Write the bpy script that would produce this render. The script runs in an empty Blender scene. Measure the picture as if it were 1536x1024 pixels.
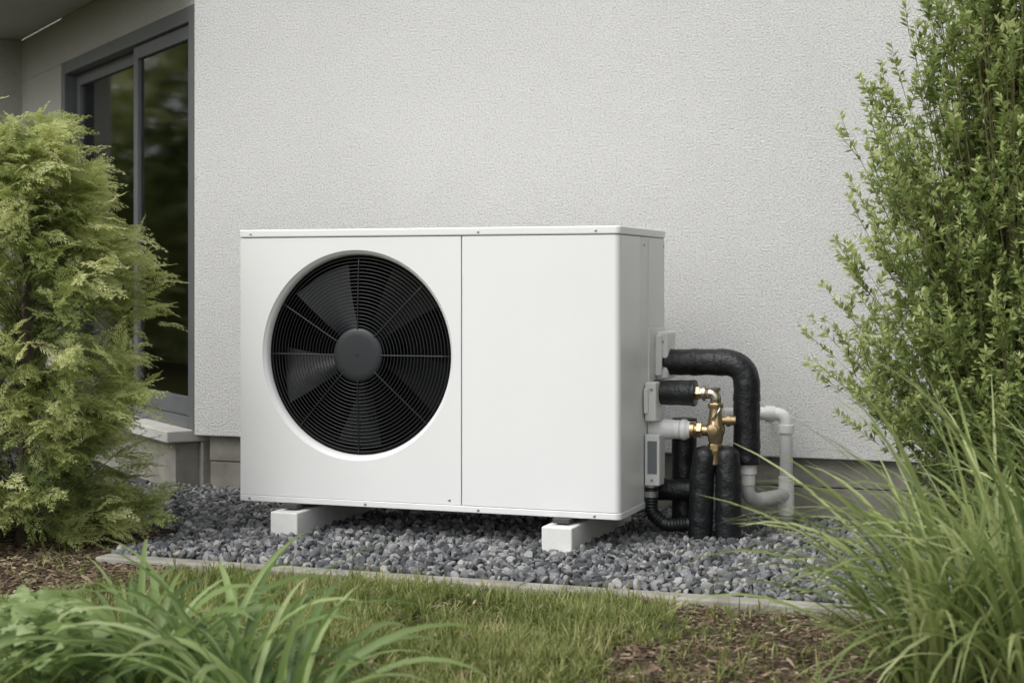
import bpy, bmesh, math, random
import numpy as np
from mathutils import Vector, Matrix
random.seed(7); rng=np.random.default_rng(7)
sc=bpy.context.scene
COL=sc.collection

# ------------------------------------------------------------------ materials
def new_mat(name):
    m=bpy.data.materials.new(name); m.use_nodes=True
    nt=m.node_tree; nt.nodes.clear()
    out=nt.nodes.new('ShaderNodeOutputMaterial')
    return m,nt,out
def L(nt,a,b): nt.links.new(a,b)
def noise(nt,scale,detail=4,rough=.55,vec=None,dist=0):
    n=nt.nodes.new('ShaderNodeTexNoise'); n.inputs['Scale'].default_value=scale
    n.inputs['Detail'].default_value=detail; n.inputs['Roughness'].default_value=rough
    n.inputs['Distortion'].default_value=dist
    if vec is not None: L(nt,vec,n.inputs['Vector'])
    return n
def ramp(nt,fac,stops):
    r=nt.nodes.new('ShaderNodeValToRGB'); e=r.color_ramp.elements
    while len(e)<len(stops): e.new(.5)
    for el,(p,c) in zip(e,stops):
        el.position=p; el.color=(c[0],c[1],c[2],1)
    L(nt,fac,r.inputs[0]); return r
def bump(nt,h,strength,dist,prev=None):
    b=nt.nodes.new('ShaderNodeBump'); b.inputs['Strength'].default_value=strength
    b.inputs['Distance'].default_value=dist; L(nt,h,b.inputs['Height'])
    if prev is not None: L(nt,prev,b.inputs['Normal'])
    return b.outputs[0]
def pbr(name,color,rough=.5,metal=0,var=.0,vscale=8,bumps=(),coat=0,spec=.5,rvar=0):
    m,nt,out=new_mat(name)
    p=nt.nodes.new('ShaderNodeBsdfPrincipled'); L(nt,p.outputs[0],out.inputs[0])
    p.inputs['Base Color'].default_value=(*color,1); p.inputs['Roughness'].default_value=rough
    p.inputs['Metallic'].default_value=metal; p.inputs['Coat Weight'].default_value=coat
    p.inputs['Specular IOR Level'].default_value=spec
    g=nt.nodes.new('ShaderNodeNewGeometry')
    vec=g.outputs['Position']
    if var>0:
        n=noise(nt,vscale,5,.6,vec)
        c=np.array(color)
        r=ramp(nt,n.outputs[0],[(.3,c*(1-var)),(.7,np.minimum(c*(1+var),1))]); L(nt,r.outputs[0],p.inputs['Base Color'])
    if rvar>0:
        n=noise(nt,vscale*2,4,.6,vec); mr=nt.nodes.new('ShaderNodeMapRange')
        mr.inputs[3].default_value=max(rough-rvar,.05); mr.inputs[4].default_value=rough+rvar
        L(nt,n.outputs[0],mr.inputs[0]); L(nt,mr.outputs[0],p.inputs['Roughness'])
    prev=None
    for (s,st,d) in bumps:
        n=noise(nt,s,3,.6,vec); prev=bump(nt,n.outputs[0],st,d,prev)
    if prev is not None: L(nt,prev,p.inputs['Normal'])
    return m
def stucco(name,base):
    m,nt,out=new_mat(name)
    p=nt.nodes.new('ShaderNodeBsdfPrincipled'); L(nt,p.outputs[0],out.inputs[0])
    p.inputs['Roughness'].default_value=.92; p.inputs['Specular IOR Level'].default_value=.2
    g=nt.nodes.new('ShaderNodeNewGeometry'); vec=g.outputs['Position']
    big=noise(nt,.9,4,.6,vec); fine=noise(nt,130,3,.75,vec)
    b=np.array(base)
    r1=ramp(nt,big.outputs[0],[(.3,b*.96),(.7,b*1.03)])
    r2=ramp(nt,fine.outputs[0],[(.34,(.64,.64,.64)),(.49,(.97,.97,.97)),(.70,(1.10,1.10,1.10))])
    mx=nt.nodes.new('ShaderNodeMix'); mx.data_type='RGBA'; mx.blend_type='MULTIPLY'; mx.inputs[0].default_value=.8
    L(nt,r1.outputs[0],mx.inputs[6]); L(nt,r2.outputs[0],mx.inputs[7])
    L(nt,mx.outputs[2],p.inputs['Base Color'])
    L(nt,bump(nt,fine.outputs[0],1,.010),p.inputs['Normal'])
    return m
def foliage(name,stops,rough=.5,trans=.3):
    m,nt,out=new_mat(name)
    a=nt.nodes.new('ShaderNodeAttribute'); a.attribute_name='tint'
    r=ramp(nt,a.outputs['Fac'],stops)
    p=nt.nodes.new('ShaderNodeBsdfPrincipled'); p.inputs['Roughness'].default_value=rough
    p.inputs['Specular IOR Level'].default_value=.4
    L(nt,r.outputs[0],p.inputs['Base Color'])
    t=nt.nodes.new('ShaderNodeBsdfTranslucent')
    h=nt.nodes.new('ShaderNodeHueSaturation'); h.inputs['Value'].default_value=1.5; h.inputs['Saturation'].default_value=1.05
    L(nt,r.outputs[0],h.inputs['Color']); L(nt,h.outputs[0],t.inputs[0])
    mx=nt.nodes.new('ShaderNodeMixShader'); mx.inputs[0].default_value=trans
    L(nt,p.outputs[0],mx.inputs[1]); L(nt,t.outputs[0],mx.inputs[2]); L(nt,mx.outputs[0],out.inputs[0])
    return m
def tinted(name,stops,rough=.8,bs=None):
    m,nt,out=new_mat(name)
    a=nt.nodes.new('ShaderNodeAttribute'); a.attribute_name='tint'
    r=ramp(nt,a.outputs['Fac'],stops)
    p=nt.nodes.new('ShaderNodeBsdfPrincipled'); p.inputs['Roughness'].default_value=rough
    p.inputs['Specular IOR Level'].default_value=.3
    g=nt.nodes.new('ShaderNodeNewGeometry')
    n=noise(nt,260,2,.65,g.outputs['Position'])
    r2=ramp(nt,n.outputs[0],[(.3,(.7,.7,.7)),(.7,(1.15,1.15,1.15))])
    mx=nt.nodes.new('ShaderNodeMix'); mx.data_type='RGBA'; mx.blend_type='MULTIPLY'; mx.inputs[0].default_value=1
    L(nt,r.outputs[0],mx.inputs[6]); L(nt,r2.outputs[0],mx.inputs[7]); L(nt,mx.outputs[2],p.inputs['Base Color'])
    L(nt,p.outputs[0],out.inputs[0]); return m

M_white=pbr('white_paint',(.82,.82,.815),.34,var=.012,vscale=3,rvar=.06)
M_white_side=pbr('white_paint_side',(.80,.80,.795),.42,var=.015,vscale=3)
M_seam=pbr('seam_dark',(.05,.05,.05),.7)
M_black=pbr('black_plastic',(.010,.011,.012),.38,rvar=.08,vscale=20)
M_blade=pbr('fan_blade',(.011,.0125,.014),.30,rvar=.08,vscale=10)
M_cav=pbr('fan_cavity',(.0025,.0025,.003),.8,spec=.2)
M_hub=pbr('hub_plastic',(.017,.020,.023),.45,bumps=((600,.1,.0005),))
M_foam=pbr('black_insulation',(.012,.013,.015),.40,var=.3,vscale=30,bumps=((26,.35,.02),(110,.25,.005)),rvar=.12)
M_brass=pbr('brass',(.55,.42,.25),.34,1,var=.2,vscale=60,rvar=.12)
M_nickel=pbr('nickel',(.6,.55,.47),.28,1,var=.15,vscale=60,rvar=.1)
M_steel=pbr('screw_steel',(.45,.45,.45),.4,.9)
M_pvc=pbr('white_pvc',(.84,.84,.83),.38,var=.04,vscale=14)
M_plast=pbr('offwhite_plastic',(.79,.79,.775),.45,var=.03,vscale=10)
M_disp=pbr('display_grey',(.2,.21,.22),.25)
M_anth=pbr('anthracite_frame',(.115,.119,.128),.45,var=.1,vscale=6)
M_conc=pbr('concrete',(.31,.295,.255),.9,var=.35,vscale=9,bumps=((60,.5,.008),(300,.3,.002)))
M_sill=pbr('sill_concrete',(.50,.49,.45),.85,var=.12,vscale=7,bumps=((60,.3,.004),))
M_block=pbr('foot_block',(.74,.74,.72),.8,var=.07,vscale=12,bumps=((90,.3,.004),(350,.2,.001)))
M_plinth=pbr('plinth_concrete',(.25,.24,.21),.92,var=.28,vscale=6,bumps=((40,.4,.008),(250,.4,.002)))
M_stucco=stucco('stucco',(.785,.78,.77))
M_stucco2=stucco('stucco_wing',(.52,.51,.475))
M_soffit=pbr('soffit',(.40,.40,.38),.7,var=.05)
M_roof=pbr('roof_dark',(.06,.062,.065),.7,var=.2)
M_bark=pbr('bark',(.10,.075,.05),.9,var=.35,vscale=40,bumps=((80,.6,.01),))
M_room=pbr('room_dark',(.2,.21,.19),.9)
M_curt=pbr('curtain',(.78,.84,.80),.9,var=.1,vscale=4)

def glass_mat():
    m,nt,out=new_mat('window_glass')
    t=nt.nodes.new('ShaderNodeBsdfTransparent'); t.inputs[0].default_value=(.92,.96,.93,1)
    g=nt.nodes.new('ShaderNodeBsdfGlossy'); g.inputs['Roughness'].default_value=.05
    f=nt.nodes.new('ShaderNodeFresnel'); f.inputs[0].default_value=1.75
    mx=nt.nodes.new('ShaderNodeMixShader'); L(nt,f.outputs[0],mx.inputs[0])
    L(nt,t.outputs[0],mx.inputs[1]); L(nt,g.outputs[0],mx.inputs[2]); L(nt,mx.outputs[0],out.inputs[0]); return m
M_glass=glass_mat()

# ------------------------------------------------------------------ mesh helpers
def empty(name,loc=(0,0,0)):
    e=bpy.data.objects.new(name,None); e.location=loc; e.empty_display_size=.2; COL.objects.link(e); return e
def par(o,p):
    if p is not None:
        o.parent=p; o.matrix_parent_inverse=Matrix.Translation(p.location).inverted()
def mesh_np(name,V,F,mat,parent=None,smooth=False,tint=None):
    V=np.asarray(V,dtype=np.float32); F=np.asarray(F,dtype=np.int32)
    me=bpy.data.meshes.new(name); k=F.shape[1]
    me.vertices.add(len(V)); me.vertices.foreach_set('co',V.ravel())
    me.loops.add(F.size); me.loops.foreach_set('vertex_index',F.ravel())
    me.polygons.add(len(F)); me.polygons.foreach_set('loop_start',np.arange(0,F.size,k,dtype=np.int32))
    me.polygons.foreach_set('loop_total',np.full(len(F),k,dtype=np.int32))
    me.polygons.foreach_set('use_smooth',np.full(len(F),smooth,dtype=bool))
    me.update(calc_edges=True)
    if tint is not None:
        a=me.attributes.new('tint','FLOAT','POINT'); a.data.foreach_set('value',np.asarray(tint,dtype=np.float32))
    me.materials.append(mat)
    o=bpy.data.objects.new(name,me); COL.objects.link(o); par(o,parent); return o
def mesh_py(name,V,F,mat,parent=None,smooth=False,bev=0,seg=2):
    me=bpy.data.meshes.new(name); me.from_pydata([tuple(v) for v in V],[],F); me.update()
    bm=bmesh.new(); bm.from_mesh(me); bmesh.ops.recalc_face_normals(bm,faces=bm.faces); bm.to_mesh(me); bm.free()
    if smooth or bev>0:
        for p in me.polygons: p.use_smooth=True
    me.materials.append(mat)
    o=bpy.data.objects.new(name,me); COL.objects.link(o); par(o,parent)
    if bev>0:
        b=o.modifiers.new('bevel','BEVEL'); b.width=bev; b.segments=seg; b.limit_method='ANGLE'; b.angle_limit=math.radians(40); b.harden_normals=True
    return o
BOXF=[(0,1,2,3),(7,6,5,4),(0,4,5,1),(1,5,6,2),(2,6,7,3),(3,7,4,0)]
def box(name,x0,x1,y0,y1,z0,z1,mat,parent=None,bev=.003,T=None,seg=2):
    V=[(x0,y0,z0),(x1,y0,z0),(x1,y1,z0),(x0,y1,z0),(x0,y0,z1),(x1,y0,z1),(x1,y1,z1),(x0,y1,z1)]
    if T: V=[T(*v) for v in V]
    return mesh_py(name,V,BOXF,mat,parent,bev=bev,seg=seg)
def prism(name,outline,z0,z1,mat,parent=None,bev=.002):
    n=len(outline)
    V=[(x,y,z0) for x,y in outline]+[(x,y,z1) for x,y in outline]
    F=[tuple(range(n-1,-1,-1)),tuple(range(n,2*n))]+[(i,(i+1)%n,n+(i+1)%n,n+i) for i in range(n)]
    return mesh_py(name,V,F,mat,parent,bev=bev)
def rrect(x0,x1,y0,y1,rs,n=8):
    o=[]
    for (cx,cy,a0,r) in ((x0,y0,180,rs[0]),(x1,y0,270,rs[1]),(x1,y1,0,rs[2]),(x0,y1,90,rs[3])):
        sx=1 if cx==x0 else -1; sy=1 if cy==y0 else -1
        ox,oy=cx+sx*r,cy+sy*r
        for i in range(n+1):
            a=math.radians(a0+90*i/n); o.append((ox+r*math.cos(a),oy+r*math.sin(a)))
    return o
def fillet(pts,r,n=8):
    pts=[Vector(p) for p in pts]; rs=r if isinstance(r,(list,tuple)) else [r]*len(pts)
    out=[pts[0]]
    for i in range(1,len(pts)-1):
        a,b,c=pts[i-1],pts[i],pts[i+1]; u=(a-b).normalized(); v=(c-b).normalized()
        ang=u.angle(v); rr=rs[i]; t=min(rr/math.tan(ang/2),(a-b).length*.49,(c-b).length*.49)
        p0=b+u*t; p1=b+v*t
        for k in range(n+1):
            s=k/n; out.append((1-s)**2*p0+2*s*(1-s)*b+s*s*p1)
    out.append(pts[-1]); return out
def resample(pts,step):
    P=[Vector(p) for p in pts]; out=[P[0]]
    for a,b in zip(P,P[1:]):
        k=max(1,int((b-a).length/step))
        for i in range(1,k+1): out.append(a.lerp(b,i/k))
    return out
def tube(name,pts,r,mat,parent=None,seg=16,cap=True,wob=0,closed=False,ridge=None,dome=False):
    P=[Vector(p) for p in pts]; n=len(P)
    T=[]
    for i in range(n):
        if closed: d=P[(i+1)%n]-P[i-1]
        else: d=P[min(i+1,n-1)]-P[max(i-1,0)]
        T.append(d.normalized())
    up=Vector((0,0,1)) if abs(T[0].z)<.9 else Vector((0,1,0))
    nrm=(up-T[0]*up.dot(T[0])).normalized()
    V=[];acc=0
    for i in range(n):
        nrm=(nrm-T[i]*nrm.dot(T[i])).normalized(); bn=T[i].cross(nrm)
        if i: acc+=(P[i]-P[i-1]).length
        rr=r[i] if isinstance(r,(list,tuple)) else r
        if ridge: rr*=1+ridge[1]*(1 if (acc/ridge[0])%1<.5 else -1)
        for k in range(seg):
            a=2*math.pi*k/seg; q=rr
            if wob: q*=1+wob*(math.sin(acc*60+2*math.sin(a+acc*30))*.5+math.sin(acc*150+a*2)*.35+random.uniform(-.12,.12))
            V.append(P[i]+(nrm*math.cos(a)+bn*math.sin(a))*q)
    F=[]
    m=n if closed else n-1
    for i in range(m):
        j=(i+1)%n
        for k in range(seg):
            F.append((i*seg+k,i*seg+(k+1)%seg,j*seg+(k+1)%seg,j*seg+k))
    if cap and not closed:
        F.append(tuple(range(seg-1,-1,-1))); F.append(tuple(range((n-1)*seg,n*seg)))
    o=mesh_py(name,V,F,mat,parent,smooth=True)
    if cap and not closed:
        o.data.polygons[-1].use_smooth=False; o.data.polygons[-2].use_smooth=False
    return o
def lathe(name,c,axis,prof,mat,parent=None,seg=24,smooth=True):
    ax=Vector(axis).normalized(); up=Vector((0,0,1)) if abs(ax.z)<.9 else Vector((0,1,0))
    u=(up-ax*up.dot(ax)).normalized(); v=ax.cross(u); c=Vector(c); V=[]
    for (s,r) in prof:
        for k in range(seg):
            a=2*math.pi*(k+.5)/seg; V.append(c+ax*s+(u*math.cos(a)+v*math.sin(a))*max(r,1e-5))
    F=[]
    for i in range(len(prof)-1):
        for k in range(seg): F.append((i*seg+k,i*seg+(k+1)%seg,(i+1)*seg+(k+1)%seg,(i+1)*seg+k))
    F.append(tuple(range(seg-1,-1,-1))); n=len(prof); F.append(tuple(range((n-1)*seg,n*seg)))
    o=mesh_py(name,V,F,mat,parent,smooth=False)
    if smooth:
        for p in o.data.polygons: p.use_smooth=True
        e=o.modifiers.new('es','EDGE_SPLIT'); e.split_angle=math.radians(35)
    return o

# ------------------------------------------------------------------ camera
cam=bpy.data.cameras.new('camera'); co=bpy.data.objects.new('camera',cam); COL.objects.link(co)
co.location=(1.5265,-5.2655,.925); co.rotation_euler=(math.radians(90),0,math.radians(20))
cam.lens=56.67; cam.sensor_width=36; cam.shift_y=-92/1536; cam.clip_end=2000; cam.clip_start=.05
cam.dof.use_dof=True; cam.dof.focus_distance=5.75; cam.dof.aperture_fstop=4.2
sc.camera=co

# ------------------------------------------------------------------ light
w=bpy.data.worlds.new('World'); sc.world=w; w.use_nodes=True; nt=w.node_tree; nt.nodes.clear()
out=nt.nodes.new('ShaderNodeOutputWorld'); bg=nt.nodes.new('ShaderNodeBackground'); sky=nt.nodes.new('ShaderNodeTexSky')
sky.sky_type='NISHITA'; sky.sun_disc=False; sky.sun_elevation=math.radians(50)
AZ=math.radians(212)
sky.sun_rotation=AZ; sky.dust_density=3; sky.air_density=1
hs=nt.nodes.new('ShaderNodeHueSaturation'); hs.inputs['Saturation'].default_value=.12; hs.inputs['Value'].default_value=1.3
L(nt,sky.outputs[0],hs.inputs['Color']); L(nt,hs.outputs[0],bg.inputs[0]); bg.inputs[1].default_value=.15
L(nt,bg.outputs[0],out.inputs[0])
sun=bpy.data.lights.new('sun','SUN'); sun.energy=1.25; sun.angle=math.radians(45); sun.color=(1,.985,.965)
so=bpy.data.objects.new('sun',sun); COL.objects.link(so); so.location=(-3,-5,8)
el=math.radians(50); sd=Vector((math.sin(AZ)*math.cos(el),math.cos(AZ)*math.cos(el),math.sin(el)))
so.rotation_euler=(-sd).to_track_quat('-Z','Y').to_euler()
sc.view_settings.view_transform='Standard'; sc.view_settings.look='None'; sc.view_settings.exposure=0

# ------------------------------------------------------------------ ground
def ground_mat():
    m,nt,out=new_mat('ground_soil_grass')
    p=nt.nodes.new('ShaderNodeBsdfPrincipled'); p.inputs['Roughness'].default_value=.95; p.inputs['Specular IOR Level'].default_value=.1
    g=nt.nodes.new('ShaderNodeNewGeometry')
    a=noise(nt,3,6,.6,g.outputs['Position']); b=noise(nt,70,5,.7,g.outputs['Position'])
    r1=ramp(nt,b.outputs[0],[(.3,(.035,.035,.014)),(.6,(.09,.09,.035)),(.8,(.17,.15,.08))])
    r2=ramp(nt,a.outputs[0],[(.35,(.8,.75,.7)),(.7,(1.1,1.15,1))])
    mx=nt.nodes.new('ShaderNodeMix'); mx.data_type='RGBA'; mx.blend_type='MULTIPLY'; mx.inputs[0].default_value=1
    L(nt,r1.outputs[0],mx.inputs[6]); L(nt,r2.outputs[0],mx.inputs[7]); L(nt,mx.outputs[2],p.inputs['Base Color'])
    L(nt,bump(nt,b.outputs[0],.8,.02),p.inputs['Normal']); L(nt,p.outputs[0],out.inputs[0]); return m
mesh_py('ground',[(-400,-400,-.03),(400,-400,-.03),(400,400,-.03),(-400,400,-.03)],[(0,1,2,3)],ground_mat())

def wav(x,y,s=1.0,ph=0.):
    return (np.sin(x*2.3*s+ph)+np.sin(y*3.1*s+1.7+ph)+np.sin((x+y)*4.7*s+.6+ph)*.7+np.sin((x*1.3-y)*8.3*s+2.1)*.5+np.sin((x*.7+y*1.9)*15*s+ph)*.35)/3.5
def in_mulch_l(x,y): return (x< -1.24+.10*wav(x,y,2)-(y+.72)*-.28)&(y>-1.55)
def in_mulch_r(x,y): return x> .42+.17*wav(x,y,2.2,1.)
def gravel_ok(x,y):
    return (y>-.60)&(y<1.04)&((x>-1.62)|(y>-.12-(x+1.62)*.25+.08*wav(x,y,2)))
sheet=[(-4.5,-.02),(-1.7,-.14),(-1.6,-.61),(2.6,-.61),(2.6,1.1),(-4.5,3.2)]
prism('gravel_base',sheet,-.028,-.014,pbr('gravel_dust',(.06,.062,.065),.95,var=.4,vscale=60,bumps=((120,.6,.01),)),bev=0)
def stone_proto(k,sub=2):
    bm=bmesh.new(); bmesh.ops.create_icosphere(bm,subdivisions=sub,radius=1)
    V=np.array([v.co[:] for v in bm.verts]); F=np.array([[v.index for v in f.verts] for f in bm.faces]); bm.free()
    r=np.random.default_rng(k); n=r.normal(size=(11,3)); n/=np.linalg.norm(n,axis=1)[:,None]; d=r.uniform(.62,1,11)
    dots=V@n.T; q=np.where(dots>.05,d/np.maximum(dots,.05),9).min(axis=1); q=np.minimum(q,1.15)
    return V*q[:,None],F
def rand_rot(n,flat=None):
    q=rng.normal(size=(n,4)); q/=np.linalg.norm(q,axis=1)[:,None]; w,x,y,z=q.T
    return np.stack([np.stack([1-2*(y*y+z*z),2*(x*y-z*w),2*(x*z+y*w)],1),np.stack([2*(x*y+z*w),1-2*(x*x+z*z),2*(y*z-x*w)],1),np.stack([2*(x*z-y*w),2*(y*z+x*w),1-2*(x*x+y*y)],1)],1)
def scatter(proto,pos,B,scale):
    V,F=proto
    P=np.einsum('nij,kj->nki',B,V)*np.asarray(scale).reshape(-1,1,1)+pos[:,None,:]
    Fa=F[None]+(np.arange(len(pos))*len(V))[:,None,None]
    return P.reshape(-1,3),Fa.reshape(-1,F.shape[1])
def merge(parts):
    Vs=[];Fs=[];Ts=[];o=0
    for V,F,t in parts:
        Vs.append(V);Fs.append(F+o);Ts.append(t);o+=len(V)
    return np.concatenate(Vs),np.concatenate(Fs),np.concatenate(Ts)
def stones(name,ok,bx,step,size,mat,zr,protos=8,squash=(1,1,.75),parent=None,keep=1.0,sub=2):
    xs=np.arange(bx[0],bx[1],step); ys=np.arange(bx[2],bx[3],step)
    X,Y=np.meshgrid(xs,ys); X=X.ravel()+rng.uniform(-.5,.5,X.size)*step*1.1; Y=Y.ravel()+rng.uniform(-.5,.5,Y.size)*step*1.1
    m=ok(X,Y)&(rng.random(X.size)<keep); X=X[m];Y=Y[m]
    parts=[]; idx=rng.integers(0,protos,X.size)
    for k in range(protos):
        s=idx==k; n=s.sum()
        if n==0: continue
        V,F=stone_proto(k+50,sub); V=V*np.array([rng.uniform(.9,1.3),rng.uniform(.75,1),rng.uniform(.55,.8)])*np.array(squash)
        B=rand_rot(n)
        if squash[2]<.5:
            a=rng.uniform(0,6.28,n);B0=np.zeros((n,3,3));B0[:,0,0]=np.cos(a);B0[:,0,1]=-np.sin(a);B0[:,1,0]=np.sin(a);B0[:,1,1]=np.cos(a);B0[:,2,2]=1
            B=B0+rng.normal(0,.22,(n,3,3))
        sc_=rng.uniform(size[0],size[1],n)*np.where(rng.random(n)<.12,1.35,1)
        pos=np.stack([X[s],Y[s],rng.uniform(zr[0],zr[1],n)],1)
        P,Fa=scatter((V,F),pos,B,sc_)
        parts.append((P,Fa,np.repeat(rng.random(n),len(V))))
    V,F,t=merge(parts); return mesh_np(name,V,F,mat,parent,tint=t)
M_stone=tinted('gravel_stone',[(0,(.06,.062,.067)),(.35,(.135,.139,.145)),(.7,(.235,.238,.245)),(.9,(.34,.335,.33)),(1,(.46,.44,.41))],.85)
stones('gravel',gravel_ok,(-3.3,1.8,-.61,1.03),.0225,(.0100,.0180),M_stone,(-.006,.009))
M_chip=tinted('bark_chip',[(0,(.06,.042,.027)),(.5,(.15,.105,.066)),(.85,(.27,.20,.13)),(1,(.46,.38,.26))],.95)
M_soil=pbr('soil',(.11,.080,.054),.98,var=.5,vscale=50,bumps=((70,.9,.02),(300,.5,.004)))
mulch=empty('mulch_bed')
prism('soil_left',[(-4.5,-1.5),(-1.50,-1.55),(-1.10,-1.4),(-1.2,-.72),(-1.6,-.615),(-1.7,-.15),(-4.5,-.03)],-.029,-.022,M_soil,mulch,bev=0)
prism('soil_right',[(.46,-3.6),(3.5,-3.6),(3.5,-.62),(.41,-.72),(.36,-1.3),(.50,-1.8),(.42,-2.4)],-.029,-.022,M_soil,mulch,bev=0)
stones('chips_left',lambda x,y:in_mulch_l(x,y)&~((y>-.62)&gravel_ok(x,y))&(y<.05),(-2.9,-1.0,-1.5,.05),.016,(.005,.013),M_chip,(-.02,-.006),squash=(1.4,.7,.28),parent=mulch,sub=1)
stones('chips_right',lambda x,y:in_mulch_r(x,y),(.15,1.7,-2.4,-.73),.0145,(.003,.012),M_chip,(-.02,-.006),squash=(1.5,.6,.25),parent=mulch,sub=1)
stones('chips_scattered',lambda x,y:(wav(x,y,3.)<-.3)|(x>.1),(-1.4,.5,-2.6,-.72),.03,(.004,.013),M_chip,(-.02,-.002),squash=(1.5,.6,.25),parent=mulch,sub=1,keep=.55)
U=rng.uniform
def litter(n,bx):
    pv=np.array([(-1,0,.12),(-.3,.42,.0),(.45,.34,.10),(1.1,0,.22),(.45,-.34,.10),(-.3,-.42,.02),(.1,0,-.06)],float)
    pf=np.array([(0,6,1),(1,6,2),(2,6,3),(0,5,6),(5,4,6),(4,3,6)])
    P=np.stack([U(bx[0],bx[1],n),U(bx[2],bx[3],n),U(-.006,.012,n)],1)
    a=U(0,6.28,n);B0=np.zeros((n,3,3));B0[:,0,0]=np.cos(a);B0[:,0,1]=-np.sin(a);B0[:,1,0]=np.sin(a);B0[:,1,1]=np.cos(a);B0[:,2,2]=1
    V,F=scatter((pv,pf),P,B0+rng.normal(0,.25,(n,3,3)),U(.008,.019,n)); return V,F,np.repeat(np.clip(rng.normal(.7,.2,n),0,1),len(pv))
V,F,t=merge([litter(150,(.25,1.3,-2.2,-.72)),litter(40,(-1.2,.3,-2.0,-.72)),litter(110,(-2.6,-1.2,-1.4,-.3))])
mesh_np('dry_leaves',V,F,M_chip,mulch,tint=t)

ed=empty('concrete_edging',(0,-.66,0))
x=-1.62; i=0
while x<2.2:
    dz=random.uniform(-.003,.003)
    box('kerb_%d'%i,x+.0015,x+1.4985,-.692+dz,-.615+dz,-.10,.005+dz,M_conc,ed,bev=.008,seg=3); x+=1.5; i+=1

# ------------------------------------------------------------------ grass ribbons
def ribbons(base,az,length,width,lean,droop,K=3,fold=0.,tint=None,tw=None,tip=.9):
    n=len(base); t=np.linspace(0,1,K+1)
    h=np.stack([np.cos(az),np.sin(az),np.zeros(n)],1)
    th=lean[:,None]+droop[:,None]*t[None]**1.4
    ds=length[:,None]/K
    dx=np.sin(th)*ds; dz=np.cos(th)*ds
    cx=np.concatenate([np.zeros((n,1)),np.cumsum((dx[:,1:]+dx[:,:-1])/2,1)],1); cz=np.concatenate([np.zeros((n,1)),np.cumsum((dz[:,1:]+dz[:,:-1])/2,1)],1)
    C=base[:,None,:]+h[:,None,:]*cx[...,None]; C[...,2]+=cz
    side=np.stack([-np.sin(az),np.cos(az),np.zeros(n)],1)
    if tw is None: tw=rng.normal(0,.5,n)
    nrm=np.stack([-np.cos(th)*h[:,0:1],-np.cos(th)*h[:,1:2],np.sin(th)],2)
    T=tw[:,None,None]*(.3+t[None,:,None])
    S=side[:,None,:]*np.cos(T)+nrm*np.sin(T)
    wprof=np.minimum(1,.55+t*2.2)*np.clip(1-t**3,0,1)**tip; wprof[-1]=.03
    W=width[:,None]*wprof[None]*.5
    if fold>0:
        Lf=C+S*W[...,None]; R=C-S*W[...,None]; Mi=C-nrm*(W*fold)[...,None]
        P=np.stack([Lf,Mi,R],2); c=3
    else:
        P=np.stack([C+S*W[...,None],C-S*W[...,None]],2); c=2
    V=P.reshape(-1,3)
    f=[]
    for k in range(K):
        for j in range(c-1): f.append((k*c+j,k*c+j+1,(k+1)*c+j+1,(k+1)*c+j))
    F=np.array(f)[None]+(np.arange(n)*(K+1)*c)[:,None,None]
    if tint is None: tint=rng.random(n)
    tt=np.clip(tint[:,None]*.8+t[None]*.2,0,1)
    return V,F.reshape(-1,4),np.repeat(tt.reshape(-1),c)
nt_=15000; TX=U(-1.9,1.15,nt_);TY=U(-2.7,-.69,nt_)
dm=TX-(.42+.17*wav(TX,TY,2.2,1.)); pr=np.where(dm>0,np.exp(-dm*5)*.6*(wav(TX,TY,5)>-.1)+.03,1.)
pl=in_mulch_l(TX,TY); pr=np.where(pl,.05,pr)
bare=wav(TX,TY,3.)+.5*wav(TX*2,TY*2,4.,2.); pr=pr*np.where(bare<-.40,.2,1)
m=rng.random(nt_)<pr; TX=TX[m];TY=TY[m]; nt_=len(TX); k=9
th_=U(.55,1.25,nt_)*(.9+.3*wav(TX,TY,4)); tt_=np.clip(.5+.3*wav(TX,TY,3.)+rng.normal(0,.2,nt_),0,1); taz=U(0,6.28,nt_)
X=np.repeat(TX,k)+rng.normal(0,.010,nt_*k); Y=np.repeat(TY,k)+rng.normal(0,.010,nt_*k); n=len(X)
ok=Y<-.686; X=X[ok];Y=Y[ok]; hh=np.repeat(th_,k)[ok]; tn=np.repeat(tt_,k)[ok]; az=np.repeat(taz,k)[ok]+rng.normal(0,1.2,len(X)); n=len(X)
V,F,t=ribbons(np.stack([X,Y,np.full(n,-.028)],1),az,U(.035,.085,n)*hh,U(.0028,.0052,n),np.abs(rng.normal(0,.55,n)),U(0,1.5,n),K=2,tint=np.clip(tn+rng.normal(0,.22,n),0,1))
M_lawn=foliage('lawn_blade',[(0,(.065,.092,.022)),(.45,(.19,.23,.065)),(.8,(.34,.36,.135)),(1,(.58,.50,.29))],.6,.35)
mesh_np('lawn',V,F,M_lawn,tint=t)

def clump(name,centres,nper,lr,wr,lean,droop,mat,spread=.06,K=9,fold=.35,azr=None):
    parts=[]
    for (cx,cy,s) in centres:
        n=int(nper*s); a=U(0,6.28,n); r=np.sqrt(U(0,1,n))*spread
        base=np.stack([cx+r*np.cos(a),cy+r*np.sin(a),np.full(n,-.025)],1)
        az=a+rng.normal(0,.6,n); ln=U(*lr,n)*s
        le=np.abs(rng.normal(lean[0],lean[1],n))
        V,F,t=ribbons(base,az,ln,U(*wr,n),le,U(*droop,n),K=K,fold=fold,tw=rng.normal(0,.45,n),tip=.8)
        parts.append((V,F,t))
    V,F,t=merge(parts); return mesh_np(name,V,F,mat,smooth=True,tint=t)
M_orn=foliage('ornamental_grass_leaf',[(0,(.06,.095,.028)),(.4,(.20,.265,.088)),(.8,(.40,.45,.19)),(1,(.57,.60,.33))],.45,.35)
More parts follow.
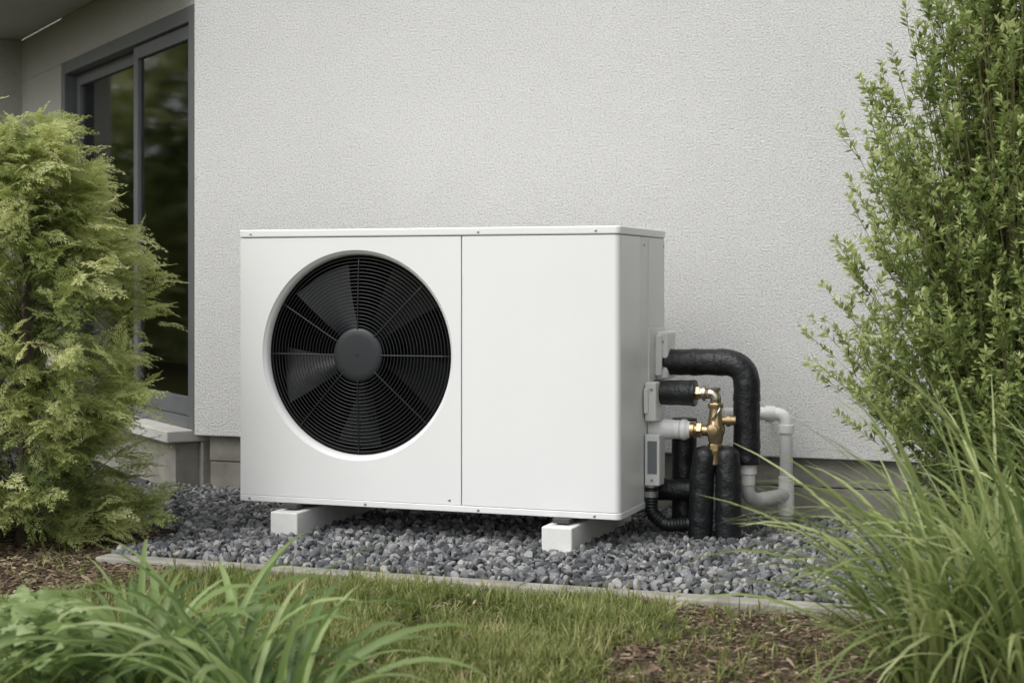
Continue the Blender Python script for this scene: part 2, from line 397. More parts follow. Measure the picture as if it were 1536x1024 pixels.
clump('ornamental_grass',[(1.20,-1.55,.78),(1.30,-1.40,.95),(1.42,-1.60,1.0),(1.55,-1.30,1.05)],190,(.45,.92),(.008,.016),(.32,.24),(.7,2.0),M_orn,spread=.10,K=10)
clump('ornamental_grass',[(1.58,-.85,.9),(1.72,-.60,.98),(1.90,-.80,1.0)],160,(.45,.86),(.008,.014),(.22,.2),(.5,1.5),M_orn,spread=.09,K=9)
M_lily=foliage('daylily_leaf',[(0,(.06,.11,.033)),(.5,(.18,.26,.085)),(.85,(.32,.41,.16)),(1,(.46,.52,.27))],.42,.35)
clump('daylily_plant',[(-.45,-2.18,.92),(-.62,-1.98,.68)],60,(.35,.60),(.014,.024),(.38,.24),(1.1,2.2),M_lily,spread=.07,K=10)
clump('daylily_plant',[(-.20,-2.28,.92),(-.02,-2.42,.9)],65,(.35,.6),(.014,.023),(.38,.24),(1.1,2.2),M_lily,spread=.07,K=10)

def broadleaf(name,centres):
    prof=[(0,.0),(.12,.22),(.2,.2),(.3,.36),(.38,.3),(.5,.36),(.58,.28),(.7,.26),(.78,.17),(.9,.1),(1,0)]
    V=[];F=[]
    for (x,yv) in prof:
        z=.12*math.sin(x*3.1)-.1*x*x; V+= [(x,yv,z+.25*yv),(x,0,z),(x,-yv,z+.25*yv)]
    for k in range(len(prof)-1): F+=[(k*3,k*3+1,k*3+4,k*3+3),(k*3+1,k*3+2,k*3+5,k*3+4)]
    proto=(np.array(V,float),np.array(F)); parts=[]
    for (cx,cy,hh,nl) in centres:
        r=np.abs(rng.normal(0,.10,nl)); a=U(0,6.28,nl); z=hh*np.clip(1-(r/.22)**2,.15,1)*U(.35,1,nl)
        az=a+rng.normal(0,.5,nl); el_=rng.normal(.1,.3,nl)
        ex=np.stack([np.cos(az)*np.cos(el_),np.sin(az)*np.cos(el_),np.sin(el_)],1)
        up=np.stack([rng.normal(0,.3,nl),rng.normal(0,.3,nl),np.ones(nl)],1); ey=np.cross(up,ex); ey/=np.linalg.norm(ey,axis=1)[:,None]; ez=np.cross(ex,ey)
        P,Fa=scatter(proto,np.stack([cx+r*np.cos(a),cy+r*np.sin(a),z],1),np.stack([ex,ey,ez],2),U(.045,.085,nl))
        parts.append((P,Fa,np.repeat(np.clip(rng.normal(.5,.22,nl)+z/hh*.2,0,1),len(proto[0]))))
        n=30; a=U(0,6.28,n)
        V2,F2,t2=ribbons(np.stack([cx+0*a,cy+0*a,0*a-.02],1),a,U(.08,.2,n),np.full(n,.004),U(.1,.8,n),U(0,.6,n),K=4); parts.append((V2,F2,t2*.4))
    V,F,t=merge(parts); return mesh_np(name,V,F,mat=M_broad,smooth=True,tint=t)
M_broad=foliage('broad_leaf',[(0,(.06,.11,.03)),(.5,(.22,.30,.11)),(.9,(.39,.48,.23)),(1,(.48,.55,.30))],.5,.32)
broadleaf('broadleaf_plant',[(-.74,-2.2,.22,110),(-.86,-2.0,.16,70),(-.60,-2.38,.22,90)])
broadleaf('broadleaf_plant',[(-1.12,-1.76,.08,40)])

# ------------------------------------------------------------------ conifer
def spray_proto():
    V=[];F=[];T=[]
    def seg(p,ang,l,wd,t,dt=.2):
        c,s=math.cos(ang),math.sin(ang); px,py=-s,c
        q=[(p[0],p[1]),(p[0]+c*l*.45+px*wd,p[1]+s*l*.45+py*wd),(p[0]+c*l,p[1]+s*l),(p[0]+c*l*.45-px*wd,p[1]+s*l*.45-py*wd)]
        b=len(V)
        for k,(x,y) in enumerate(q): V.append((x,y,-.30*x*x-.45*y*y+.02*math.sin(x*20+y*13)+random.uniform(-.012,.012))); T.append(t+(dt if k==2 else 0))
        F.append((b,b+1,b+2,b+3))
    seg((0,0),0,1.04,.010,.2)
    st=7
    for i in range(st):
        x=.10+.84*i/(st-1); ll=.46*(1-.78*(i/(st-1)))*(.7 if i==0 else 1)+.03
        for sgn in (1,-1):
            a=sgn*(math.radians(40)-i*.02)+random.uniform(-.14,.14); ll2=ll*random.uniform(.7,1.25)
            seg((x+sgn*.02,0),a,ll2,.012,.4,.35)
            m=3 if i<4 else 1
            for j in range(m):
                f=.25+.60*j/m; p=(x+sgn*.02+math.cos(a)*ll2*f,math.sin(a)*ll2*f)
                for s2 in (1,-1):
                    seg(p,a+s2*math.radians(36)+random.uniform(-.15,.15),ll2*.44*(1.05-f*.5),.014,.5,.4)
    return np.array(V,float),np.array(F),np.array(T)
def conifer(name,cx,cy,prof,nb,ns):
    root=empty(name,(cx,cy,0)); zs=[p[0] for p in prof]; rs=[p[1] for p in prof]; ztop=zs[-1]
    pos=[];ex=[];dep=[];limbs=[]
    for b in range(nb):
        z1=zs[0]+(ztop-zs[0])*random.random(); a=random.uniform(0,2*math.pi)
        R=np.interp(z1,zs,rs)*random.uniform(.68,1.13)*(1+.14*math.sin(a*3+z1*5)+.10*math.sin(a*5-z1*9))
        z0=max(.04,z1-R*.75-.05); p0=Vector((cx,cy,z0)); p1=Vector((cx+R*math.cos(a),cy+R*math.sin(a),z1))
        limbs.append((p0,p1)); bt=random.uniform(-.17,.17); rd=Vector((math.cos(a),math.sin(a),.38)).normalized()
        for s in range(ns):
            f=1-abs(random.gauss(0,.28))
            if f<.1: continue
            q=p0.lerp(p1,f)+Vector((random.gauss(0,.03),random.gauss(0,.03),random.gauss(0,.03)-.03*f*f))
            k=.6*(1.25-f)+.2
            d=(rd+Vector((random.gauss(0,k),random.gauss(0,k),random.gauss(-.16,k*.8)))).normalized()
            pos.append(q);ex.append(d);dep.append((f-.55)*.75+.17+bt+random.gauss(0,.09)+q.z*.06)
    pos=np.array(pos);ex=np.array(ex);dep=np.array(dep);n=len(pos)
    pos[:,2]=np.maximum(pos[:,2],.02)
    up=np.stack([rng.normal(0,.6,n),rng.normal(0,.6,n),np.ones(n)],1); ey=np.cross(up,ex); ey/=np.linalg.norm(ey,axis=1)[:,None]; ez=np.cross(ex,ey)
    B=np.stack([ex,ey,ez],2); parts=[]; idx=rng.integers(0,6,n)
    for k in range(6):
        Vp,Fp,Tp=spray_proto(); s=idx==k
        P,Fa=scatter((Vp,Fp),pos[s],B[s],U(.09,.155,s.sum()))
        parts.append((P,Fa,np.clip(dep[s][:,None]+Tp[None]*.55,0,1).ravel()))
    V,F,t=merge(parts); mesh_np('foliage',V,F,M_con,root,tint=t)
    tube('trunk',[(cx,cy,-.1),(cx+.01,cy,.5),(cx,cy+.01,ztop*.92)],[.035,.025,.006],M_bark,root,seg=10)
    V=[];F=[]
    for p0,p1 in limbs:
        d=(p1-p0); sd=Vector((-d.y,d.x,0)).normalized()*.004; u=Vector((0,0,.004)); b=len(V)
        for p,k in ((p0,1),(p0.lerp(p1,.92),.35)):
            V+=[p+sd*k,p+u*k,p-sd*k,p-u*k]
        F+=[(b+i,b+(i+1)%4,b+4+(i+1)%4,b+4+i) for i in range(4)]
    mesh_np('limbs',np.array([tuple(v) for v in V]),np.array(F),M_bark,root)
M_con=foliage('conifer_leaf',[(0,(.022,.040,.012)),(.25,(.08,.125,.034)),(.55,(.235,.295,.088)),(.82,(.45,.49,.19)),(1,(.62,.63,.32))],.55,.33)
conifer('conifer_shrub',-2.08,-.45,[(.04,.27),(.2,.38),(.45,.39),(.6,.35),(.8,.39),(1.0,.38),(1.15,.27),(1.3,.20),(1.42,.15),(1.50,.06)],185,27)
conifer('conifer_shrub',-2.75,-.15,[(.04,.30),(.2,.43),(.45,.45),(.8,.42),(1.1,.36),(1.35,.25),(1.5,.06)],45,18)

# ------------------------------------------------------------------ leafy shrub on the right
def shrub(name,cx,cy,prof,nb,seed=3):
    root=empty(name,(cx,cy,0)); random.seed(seed); zs=[p[0] for p in prof]; rs=[p[1] for p in prof]
    stems=[];LP=[];LD=[];LT=[];LS=[]
    def shoot(p,d,l,t0):
        k=max(3,int(l/.05)); pts=[p.copy()]; dd=d.copy()
        for i in range(k):
            dd=(dd+Vector((random.gauss(0,.06),random.gauss(0,.06),random.gauss(.05,.04)))).normalized(); p=p+dd*(l/k); pts.append(p.copy())
        stems.append(pts)
        nl=int(l/.0058)
        for j in range(nl):
            f=random.random()**.85; g=f*k; i=min(int(g),k-1); q=pts[i].lerp(pts[i+1],g-i); ax=(pts[i+1]-pts[i]).normalized()
            r=Vector((random.gauss(0,1),random.gauss(0,1),random.gauss(0,1))); r=(r-ax*r.dot(ax)).normalized()
            ld=(ax*random.uniform(.45,1.1)+r).normalized()
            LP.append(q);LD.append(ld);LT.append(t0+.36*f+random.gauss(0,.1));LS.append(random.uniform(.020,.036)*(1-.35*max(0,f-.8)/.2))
        return pts
    ztop=zs[-1]
    for b in range(nb):
        a=random.uniform(0,2*math.pi); z1=ztop*(random.random()**.8)*.97+.05
        rf=random.uniform(.25,1.0)**.6
        R=np.interp(z1,zs,rs)*rf*(1+.10*math.sin(a*4+z1*5))
        p0=Vector((cx+random.gauss(0,.05),cy+random.gauss(0,.05),0)); p2=Vector((cx+R*math.cos(a),cy+R*math.sin(a),z1)); p1=Vector((cx+.40*R*math.cos(a),cy+.40*R*math.sin(a),z1*.55))
        k=10; pts=[]
        for i in range(k+1):
            s=i/k; pts.append((1-s)**2*p0+2*s*(1-s)*p1+s*s*p2)
        stems.append(pts)
        for s in range(9):
            f=random.uniform(.45,1.0); g=f*k; i=min(int(g),k-1); q=pts[i].lerp(pts[i+1],g-i)
            ax=(pts[i+1]-pts[i]).normalized()
            a2=random.uniform(0,2*math.pi)
            sd=(Vector((math.cos(a2),math.sin(a2),random.uniform(0,.5)))*.9+ax).normalized()
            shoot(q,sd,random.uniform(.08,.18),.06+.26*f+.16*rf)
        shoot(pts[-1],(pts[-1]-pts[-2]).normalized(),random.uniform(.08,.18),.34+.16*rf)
    LP=np.array([tuple(v) for v in LP]);LD=np.array([tuple(v) for v in LD])
    keep=(LP[:,1]<.97); LP=LP[keep];LD=LD[keep];LT=np.array(LT)[keep];LS=np.array(LS)[keep];n=len(LP)
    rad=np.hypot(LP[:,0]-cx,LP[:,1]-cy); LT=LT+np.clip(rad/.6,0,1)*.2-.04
    up=rng.normal(0,.6,(n,3)); up[:,2]+=1; ey=np.cross(up,LD); ey/=np.linalg.norm(ey,axis=1)[:,None]; ez=np.cross(LD,ey)
    pv=np.array([(0,0,0),(.45,.22,.05),(1,0,-.04),(.45,-.22,.05)],float)
    pf=np.array([(0,2,1),(0,3,2)])
    V,F=scatter((pv,pf),LP,np.stack([LD,ey,ez],2),LS)
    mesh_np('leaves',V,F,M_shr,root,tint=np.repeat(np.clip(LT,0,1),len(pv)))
    V=[];F=[]
    for pts in stems:
        m=len(pts); L0=(pts[-1]-pts[0]).length; r0=.0015+.005*min(1,L0/1.5)
        b=len(V)
        for i,p in enumerate(pts):
            r=r0*(1-.8*i/(m-1))
            for kk in range(3):
                a=kk*math.pi/1.5; V.append((p.x+r*math.cos(a),p.y+r*math.sin(a),p.z))
        for i in range(m-1):
            for kk in range(3): F.append((b+i*3+kk,b+i*3+(kk+1)%3,b+i*3+3+(kk+1)%3,b+i*3+3+kk))
    V=np.array(V); V[:,1]=np.minimum(V[:,1],.985)
    mesh_np('stems',V,np.array(F),M_twig,root)
M_twig=pbr('twig',(.18,.16,.07),.8,var=.3,vscale=30)
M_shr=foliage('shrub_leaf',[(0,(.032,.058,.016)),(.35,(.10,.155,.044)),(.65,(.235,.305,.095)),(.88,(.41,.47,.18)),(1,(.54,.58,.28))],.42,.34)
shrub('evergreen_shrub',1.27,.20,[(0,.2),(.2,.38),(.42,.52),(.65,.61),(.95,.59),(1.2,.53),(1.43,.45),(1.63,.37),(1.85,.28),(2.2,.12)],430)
random.seed(11)

# ------------------------------------------------------------------ house
house=empty('house',(0,1.2,0))
box('main_wall',-2.262,7.0,1.0,1.3,.233,4.2,M_stucco,house,bev=.006)
box('wall_end_return',-2.262,-2.0,1.301,1.6,.233,4.2,M_stucco,house,bev=0)
box('plinth_lower',-2.20,7.0,1.035,1.3,-.2,.118,M_plinth,house,bev=.004)
box('plinth_upper',-2.202,7.0,1.032,1.3,.121,.232,M_plinth,house,bev=.004)
box('wall_coping',-2.32,7.05,.94,1.4,4.2,4.26,M_roof,house)
d50=math.radians(50); O=(-2.262,1.02)
def TW(s,nn,z):
    return (O[0]-math.sin(d50)*s-math.cos(d50)*nn, O[1]+math.cos(d50)*s-math.sin(d50)*nn, z)
def wb(name,s0,s1,n0,n1,z0,z1,mat,bev=.003): return box(name,s0,s1,n0,n1,z0,z1,mat,house,bev=bev,T=TW)
wb('wing_plinth',.0,3.3,-.25,-.03,-.2,.20,M_plinth)
wb('door_sill',.02,2.4,-.20,.13,.20,.255,M_sill,bev=.008)
wb('sill_base',.05,2.35,-.03,.08,-.1,.198,M_plinth)
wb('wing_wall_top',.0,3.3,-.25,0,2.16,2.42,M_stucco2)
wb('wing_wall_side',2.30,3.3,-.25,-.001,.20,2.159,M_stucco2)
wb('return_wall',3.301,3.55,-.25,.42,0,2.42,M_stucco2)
wb('soffit',-.02,3.6,.0,.62,2.421,2.44,M_soffit,bev=0)
wb('fascia',-.02,3.6,.60,.625,2.40,2.62,M_soffit)
wb('gutter',-.02,3.6,.626,.72,2.50,2.60,M_roof,bev=.02)
wb('roof',-.02,3.6,-3,.64,2.622,2.68,M_roof)
z0,z1=.256,2.158
wb('jamb_near',.0,.075,-.10,.012,z0,z1,M_anth); wb('jamb_far',2.225,2.30,-.10,.012,z0,z1,M_anth)
wb('frame_head',.0751,2.2249,-.10,.012,z1-.07,z1,M_anth); wb('frame_foot',.0751,2.2249,-.10,.012,z0,z0+.05,M_anth)
def sash(nm,s0,s1,n):
    t=.065
    wb(nm+'_stile_a',s0,s0+t,n-.04,n,z0+.052,z1-.072,M_anth); wb(nm+'_stile_b',s1-t,s1,n-.04,n,z0+.052,z1-.072,M_anth)
    wb(nm+'_rail_top',s0+t,s1-t,n-.04,n-.001,z1-.072-t,z1-.072,M_anth); wb(nm+'_rail_bottom',s0+t,s1-t,n-.04,n-.001,z0+.052,z0+.052+t*1.3,M_anth)
    wb(nm+'_glass',s0+t,s1-t,n-.022,n-.018,z0+.052+t*1.3,z1-.072-t,M_glass,bev=0)
sash('sash_near',.08,.98,-.01); sash('sash_far',.90,2.22,-.055)
wb('room_back',.01,3.3,-3.0,-2.9,0,2.5,M_room,bev=0); wb('room_floor',.01,3.29,-2.89,-.26,.1,.2,M_room,bev=0); wb('room_ceiling',.01,3.29,-2.89,-.26,2.42,2.5,M_room,bev=0)
wb('room_side',3.3,3.32,-2.89,-.26,.2,2.42,M_room,bev=0); wb('room_near_side',-.005,.008,-2.89,-.40,.2,2.42,M_room,bev=0)
V=[];F=[]
for i in range(201):
    s=.95+1.25*i/200; nn=-.14+.022*math.sin(s*70+.8*math.sin(s*13)); V+=[TW(s,nn,.26),TW(s,nn,2.15)]
    if i: F.append((2*i-2,2*i,2*i+1,2*i-1))
mesh_py('curtain',V,F,M_curt,house,smooth=True)

def hedge(name,pts,n,h):
    V0=np.array([(0,0,0),(.4,.25,.05),(1,0,0),(.4,-.25,.05)],float);F0=np.array([(0,1,2,3)])
    P=[]
    for _ in range(n):
        (x0,y0),(x1,y1)=pts; f=random.random(); z=random.uniform(0,1)**.8*h*(.75+.25*math.sin(f*23)+.12*math.sin(f*57))
        P.append((x0+(x1-x0)*f+random.gauss(0,.5),y0+(y1-y0)*f+random.gauss(0,.5),z))
    P=np.array(P); V,F=scatter((V0,F0),P,rand_rot(n),U(.15,.4,n))
    cl=.68+.3*np.sin(P[:,0]*2+P[:,2]*1.7)*np.sin(P[:,1]*2.3+P[:,2])+rng.normal(0,.15,n)
    mesh_np(name,V,F,M_con,tint=np.repeat(np.clip(cl,0,1),4))
hedge('hedge',((-10,-3),(-14,9)),14000,4.4)

# ------------------------------------------------------------------ heat pump
hp=empty('heat_pump',(-.73,.3,.11))
ZB,ZT=.134,1.079
prism('front_casing',rrect(-.5775,0,0,.252,(.003,.022,.002,.002)),ZB,ZT,M_white,hp,bev=.0015)
prism('rear_side_casing',rrect(-.5775,-.0015,.2555,.60,(.002,.002,.012,.002)),ZB,ZT,M_white_side,hp,bev=.0015)
box('side_access_panel',-.002,.0035,.365,.590,ZB+.003,.752,M_white_side,hp,bev=.0015)
box('side_upper_panel',-.002,.0015,.365,.590,.756,ZT-.004,M_white_side,hp,bev=.001)
box('seam_backing',-.60,-.004,.02,.58,ZB+.001,ZT-.001,M_seam,hp,bev=0)
prism('left_casing',rrect(-1.46,-1.44,.0165,.60,(.004,.001,.001,.012)),ZB,ZT,M_white_side,hp,bev=.001)
box('back_panel',-1.4395,-.5785,.585,.598,ZB,ZT,M_white_side,hp,bev=0)
prism('lid',rrect(-1.465,.004,-.004,.605,(.010,.024,.014,.012)),1.081,1.11,M_white,hp,bev=.006)
prism('lid_shadow_gap',rrect(-1.457,-.003,.003,.598,(.010,.022,.014,.012)),1.0785,1.0815,M_seam,hp,bev=0)
prism('base_pan',rrect(-1.464,.003,-.003,.604,(.010,.024,.014,.012)),.110,.1325,M_white,hp,bev=.003)
FC=(-.990,.6540); x0,x1=-1.46,-.5815; z0,z1=ZB,ZT
angs=sorted(list(np.linspace(0,2*math.pi,144,endpoint=False))+[math.atan2(z-FC[1],x-FC[0])%(2*math.pi) for x in (x0,x1) for z in (z0,z1)])
def rectpt(a):
    c,s=math.cos(a),math.sin(a); ts=[]
    if c>1e-9: ts.append((x1-FC[0])/c)
    if c<-1e-9: ts.append((x0-FC[0])/c)
    if s>1e-9: ts.append((z1-FC[1])/s)
    if s<-1e-9: ts.append((z0-FC[1])/s)
    t=min(ts); return FC[0]+c*t,FC[1]+s*t
V=[];n=len(angs)
for a in angs: x,z=rectpt(a); V.append((x,.014,z))
for a in angs: x,z=rectpt(a); V.append((x,0,z))
rp=[(.3795,0),(.3785,.0006),(.3765,.003),(.3745,.0055),(.371,.008),(.366,.014),(.3625,.024),(.3605,.038),(.360,.06),(.360,.075)]
for r,y in rp:
    for a in angs: V.append((FC[0]+r*math.cos(a),y,FC[1]+r*math.sin(a)))
F=[]
for k in range(len(rp)+1):
    for i in range(n): j=(i+1)%n; F.append((k*n+i,k*n+j,(k+1)*n+j,(k+1)*n+i))
o=mesh_py('fan_front_panel',V,F,M_white,hp)
for p in o.data.polygons[2*n:]: p.use_smooth=True
seg=96
def ringmesh(nm,prof,mat):
    V=[];F=[]
    for r,y in prof:
        for k in range(seg): a=2*math.pi*k/seg; V.append((FC[0]+r*math.cos(a),y,FC[1]+r*math.sin(a)))
    for i in range(len(prof)-1):
        for k in range(seg): F.append((i*seg+k,i*seg+(k+1)%seg,(i+1)*seg+(k+1)%seg,(i+1)*seg+k))
    return mesh_py(nm,V,F,mat,hp,smooth=True)
ringmesh('shroud',[(.3598,.030),(.354,.032),(.352,.040),(.351,.20),(.40,.30)],M_cav)
ringmesh('cavity_back',[(.41,.30),(.2,.305),(.001,.306)],M_cav)
def torus(R,r,y,ms=96,ns=6):
    V=[];F=[]
    for i in range(ms):
        a=2*math.pi*i/ms
        for k in range(ns):
            b=2*math.pi*k/ns; q=R+r*math.cos(b); V.append((FC[0]+q*math.cos(a),y+r*math.sin(b),FC[1]+q*math.sin(a)))
    for i in range(ms):
        for k in range(ns): F.append((i*ns+k,i*ns+(k+1)%ns,((i+1)%ms)*ns+(k+1)%ns,((i+1)%ms)*ns+k))
    return np.array(V),np.array(F),np.zeros(len(V))
parts=[]
NR=20
for i in range(NR):
    R=.106+(.350-.106)*i/(NR-1); parts.append(torus(R,.0019,.030-.012*(1-(R/.35)**2)))
V,F,t=merge(parts); mesh_np('grille_rings',V,F,M_black,hp,smooth=True)
for k,a in enumerate((0,45,90,149,180,228,270,318)):
    a=math.radians(a)
    pts=[(FC[0]+R*math.cos(a),.029-.012*(1-(R/.35)**2)-.001,FC[1]+R*math.sin(a)) for R in np.linspace(.07,.357,10)]
    tube('grille_spoke_%d'%k,pts,.0026,M_black,hp,seg=8)
lathe('hub_cap',(FC[0],.026,FC[1]),(0,-1,0),[(0,.098),(.006,.0975),(.010,.094),(.0125,.088),(.0135,.07),(.014,.02),(.014,.001)],M_hub,hp,seg=64)
lathe('hub_badge',(FC[0],.012,FC[1]),(0,-1,0),[(0,.006),(.0009,.006)],M_black,hp,seg=20)
parts=[]
for b in range(5):
    a0=math.radians(128+72*b); nr,na=10,10; V=[];F=[]
    for i in range(nr+1):
        fr=i/nr; R=.06+(.340-.06)*fr
        wd=math.radians(31+5*fr); sw=math.radians(-6)*fr
        for j in range(na+1):
            fa=j/na-.5; a=a0+sw+wd*fa
            y=.080+ .070*(-fa)*(.6+.4*fr)+.012*math.cos(fa*3)
            V.append((FC[0]+R*math.cos(a),y,FC[1]+R*math.sin(a)))
    for i in range(nr):
        for j in range(na): q=i*(na+1)+j; F.append((q,q+1,q+na+2,q+na+1))
    parts.append((np.array(V),np.array(F),np.zeros(len(V))))
V,F,t=merge(parts); mesh_np('fan_blades',V,F,M_blade,hp,smooth=True)
lathe('fan_motor',(FC[0],.30,FC[1]),(0,-1,0),[(0,.07),(.16,.07),(.22,.065),(.22,.001)],M_black,hp,seg=32)
for nm,x,z in (('a',-1.415,1.094),('b',-.515,1.094),('c',-.085,1.094),('d',-1.42,.121),('e',-.515,.121),('f',-.09,.121),('g',-.625,.150),('h',-.95,.121)):
    lathe('screw_'+nm,(x,-.0035 if nm!='g' else 0,z),(0,-1,0),[(0,.0052),(.0018,.0048),(.0026,.003),(.0026,.001)],M_steel,hp,seg=14)
for nm,y,z in (('s1',.30,1.05),('s2',.575,1.05),('s3',.575,.17)):
    lathe('screw_'+nm,(.0015,y,z),(1,0,0),[(0,.004),(.004,.0035),(.0045,.001)],M_steel,hp,seg=12)
for nm,x in (('a',-1.238),('b',-.20)):
    box('mount_rail_'+nm,x-.03,x+.03,-.035,.60,.094,.1095,M_seam,hp)
    lathe('mount_bolt_'+nm,(x,-.018,.0945),(0,0,1),[(0,.012),(.008,.012),(.014,.008)],M_steel,hp,seg=8)
def rbox(nm,x0,x1,y0,y1,z0,z1,mat,b=.006): return box(nm,x0,x1,y0,y1,z0,z1,mat,hp,bev=b,seg=3)
rbox('connection_cover_top',.0038,.050,.455,.575,.562,.737,M_plast,.010)
rbox('connection_cover_top_lip',.0039,.030,.440,.4548,.575,.725,M_plast,.006)
rbox('connection_cover_mid',.0038,.046,.300,.375,.421,.561,M_plast,.008)
rbox('connection_cover_mid_lip',.0039,.020,.284,.2995,.45,.54,M_plast,.004)
rbox('service_box',.0038,.058,.302,.372,.192,.375,M_plast,.005)
rbox('service_box_window',.0145,.049,.2995,.3018,.235,.352,M_disp,.001)
for nm,x,y,z in (('p',.030,.4545,.70),('q',.030,.4545,.605),('r',.03,.2995,.535),('t',.03,.3015,.212)):
    lathe('cover_screw_'+nm,(x,y,z),(0,-1,0),[(0,.0055),(.003,.005),(.003,.001)],M_steel,hp,seg=12)
for i,x in enumerate((-1.293,-.255)):
    box('concrete_foot_block',x,x+.11,-.08,.66,-.03,.088,M_block,bev=.006,seg=3)
# ------------------------------------------------------------------ pipework
pw=empty('insulated_pipework',(.2,.42,.3))
def foam(nm,pts,r,fr=.07,wob=.025,n=10): return tube(nm,resample(fillet(pts,fr,n),.008),r,M_foam,pw,seg=26,wob=wob)
foam('insulated_flow_pipe',[(.030,.50,.624),(.331,.50,.628),(.331,.50,.262)],.048,.085)
lathe('flow_collar',(.020,.50,.624),(1,0,0),[(0,.040),(.03,.040),(.03,.044),(.04,.044)],M_black,pw)
for nm,c,ax in (('tape_a',(.14,.50,.6255),(1,0,0)),('tape_b',(.235,.50,.6268),(1,0,0)),('tape_c',(.331,.50,.50),(0,0,1)),('tape_d',(.331,.50,.33),(0,0,1))):
    lathe(nm,c,ax,[(-.012,.0485),(-.011,.0500),(.011,.0500),(.012,.0485)],M_foam,pw,seg=28)
foam('insulated_return_stub',[(.020,.38,.521),(.172,.38,.521)],.045,.02)
lathe('stub_tape',(.155,.38,.521),(1,0,0),[(0,.046),(.004,.0475),(.016,.047),(.019,.030)],M_black,pw)
Y0=.38
def lz(nm,c,ax,prof,m=M_brass,seg=20): return lathe(nm,c,ax,prof,m,pw,seg=seg)
lz('union_nut',(.168,Y0,.521),(1,0,0),[(0,.020),(.004,.020),(.004,.026),(.020,.026),(.020,.020),(.034,.020)],seg=6)
lz('union_ring',(.196,Y0,.521),(1,0,0),[(0,.024),(.002,.027),(.012,.027),(.014,.023)],M_nickel)
tube('elbow_fitting',fillet([(.205,Y0,.521),(.244,Y0,.521),(.244,Y0,.478)],.024),.019,M_nickel,pw,seg=20)
lz('elbow_cap',(.244,Y0,.53),(0,0,1),[(0,.016),(.010,.017),(.013,.012)],M_nickel)
lz('valve_nut_top',(.243,Y0,.468),(0,0,1),[(0,.026),(.003,.028),(.016,.028),(.019,.025)],seg=6)
lz('valve_body',(.243,Y0,.34),(0,0,1),[(0,.020),(.012,.026),(.030,.028),(.040,.033),(.062,.034),(.075,.028),(.100,.024),(.115,.022),(.128,.022)])
lz('valve_nut_low',(.243,Y0,.318),(0,0,1),[(0,.024),(.003,.027),(.022,.027),(.025,.024)],seg=6)
lz('valve_tail',(.243,Y0-.012,.268),(0,0,1),[(0,.017),(.004,.020),(.04,.020),(.05,.022)])
lz('side_port_nut',(.176,Y0,.389),(1,0,0),[(0,.026),(.003,.029),(.018,.029),(.021,.026)],seg=6)
lz('side_port',(.196,Y0,.389),(1,0,0),[(0,.020),(.045,.022)])
lz('side_port_ring',(.152,Y0,.389),(1,0,0),[(0,.027),(.002,.031),(.016,.031),(.02,.024),(.03,.024)])
lz('actuator_stem',(.243,Y0-.03,.395),(0,-1,0),[(0,.016),(.012,.016),(.012,.021),(.024,.020),(.026,.012),(.026,.001)],M_brass,seg=8)
lz('right_port',(.262,Y0+.01,.425),(1,.25,0),[(0,.015),(.018,.015),(.018,.022),(.032,.022),(.032,.017),(.05,.017)],seg=12)
tube('valve_lever',[(.243,Y0-.045,.43),(.262,Y0-.048,.455),(.272,Y0-.048,.475)],[.006,.005,.004],M_nickel,pw,seg=10)
lz('white_union',(.004,Y0,.389),(1,0,0),[(0,.030),(.05,.030),(.05,.036),(.085,.036),(.088,.034),(.112,.034),(.114,.028),(.116,.028)],M_pvc,24)
lz('white_union_ring',(.118,Y0,.389),(1,0,0),[(0,.034),(.004,.037),(.018,.037),(.022,.033),(.036,.028)],M_pvc,24)
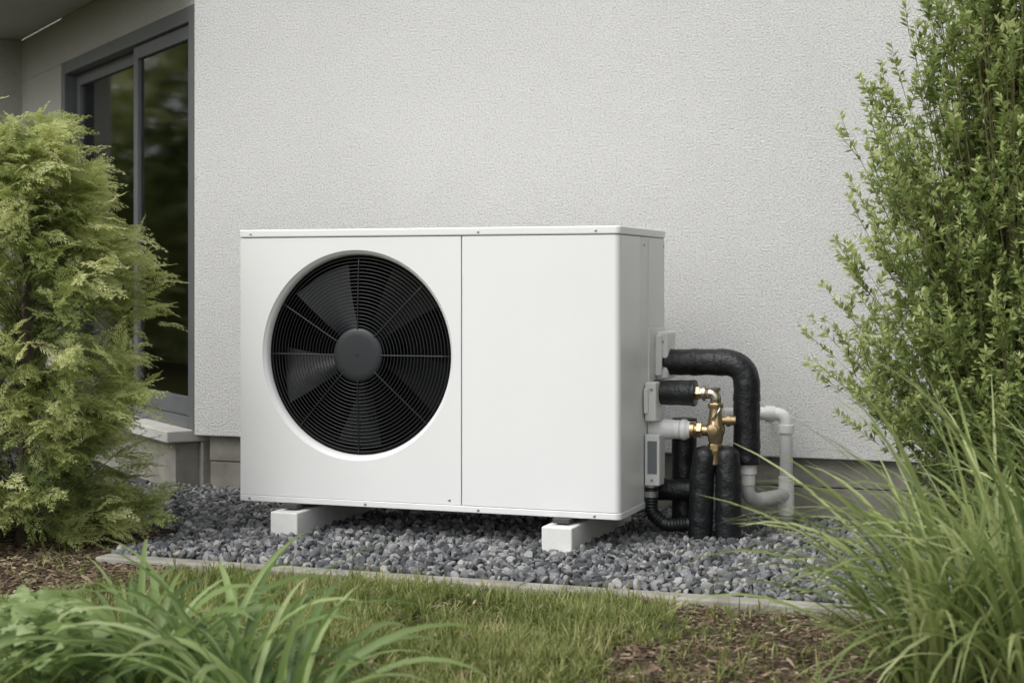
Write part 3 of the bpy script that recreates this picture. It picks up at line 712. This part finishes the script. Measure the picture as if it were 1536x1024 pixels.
def leg(nm,pts,r,dome=.035):
    P=resample(fillet(pts,.08,8),.008); rr=[]
    acc=0
    for i,p in enumerate(P):
        if i: acc+=(P[i]-P[i-1]).length
        f=min(1,acc/dome); rr.append(r*max(.25,math.sqrt(max(0,1-(1-f)**2))))
    return tube(nm,P,rr,M_foam,pw,seg=26,wob=.025)
leg('insulated_leg_front',[(.212,.375,.335),(.196,.37,.22),(.189,.37,-.04)],.044)
leg('insulated_leg_side',[(.278,.40,.335),(.288,.39,.22),(.288,.385,-.04)],.047)
foam('insulated_leg_rear',[(.10,.50,.42),(.10,.50,.20),(.10,.50,-.03)],.046,.06)
foam('insulated_branch',[(.02,.44,.165),(.15,.44,.165),(.20,.46,.165)],.040,.05)
tube('flexible_conduit',resample(fillet([(.020,.33,.185),(.020,.33,.09),(.075,.33,.05),(.15,.36,.055),(.19,.40,.06)],.05,10),.0022),.024,M_black,pw,seg=20,ridge=(.011,.07))
lz('conduit_gland',(.020,.33,.15),(0,0,1),[(0,.027),(.02,.027),(.022,.022),(.045,.022)],M_steel,20)

dp=empty('drain_pipe',(.42,.78,.2))
tube('pipe_run',fillet([(.20,.66,.421),(.27,.78,.421),(.423,.78,.421),(.423,.78,-.05)],[.0,.04,.04,0],8),.0245,M_pvc,dp,seg=22)
tube('lower_branch',fillet([(.331,.50,.255),(.331,.50,.150),(.345,.60,.118),(.423,.78,.118)],.07,10),.0255,M_pvc,dp,seg=22)
def ld(nm,c,ax,prof): return lathe(nm,c,ax,prof,M_pvc,dp,seg=24)
ld('branch_socket',(.331,.50,.262),(0,0,-1),[(0,.036),(.035,.036),(.037,.031),(.075,.030),(.077,.027)])
ld('elbow_socket_a',(.345,.78,.421),(1,0,0),[(0,.027),(.001,.030),(.03,.030),(.04,.0245)])
ld('elbow_socket_b',(.423,.78,.382),(0,0,-1),[(0,.027),(.001,.030),(.03,.030),(.031,.0245)])
ld('tee_socket_top',(.423,.78,.165),(0,0,1),[(0,.0295),(.022,.0295),(.023,.025)])
ld('tee_socket_low',(.423,.78,.045),(0,0,1),[(0,.0295),(.03,.0295),(.12,.0295)])
ld('wall_clip',(.300,.78,.421),(1,0,0),[(0,.029),(.02,.029)])
box('wall_clip_arm',.302,.318,.80,1.0,.412,.430,M_pvc,dp)
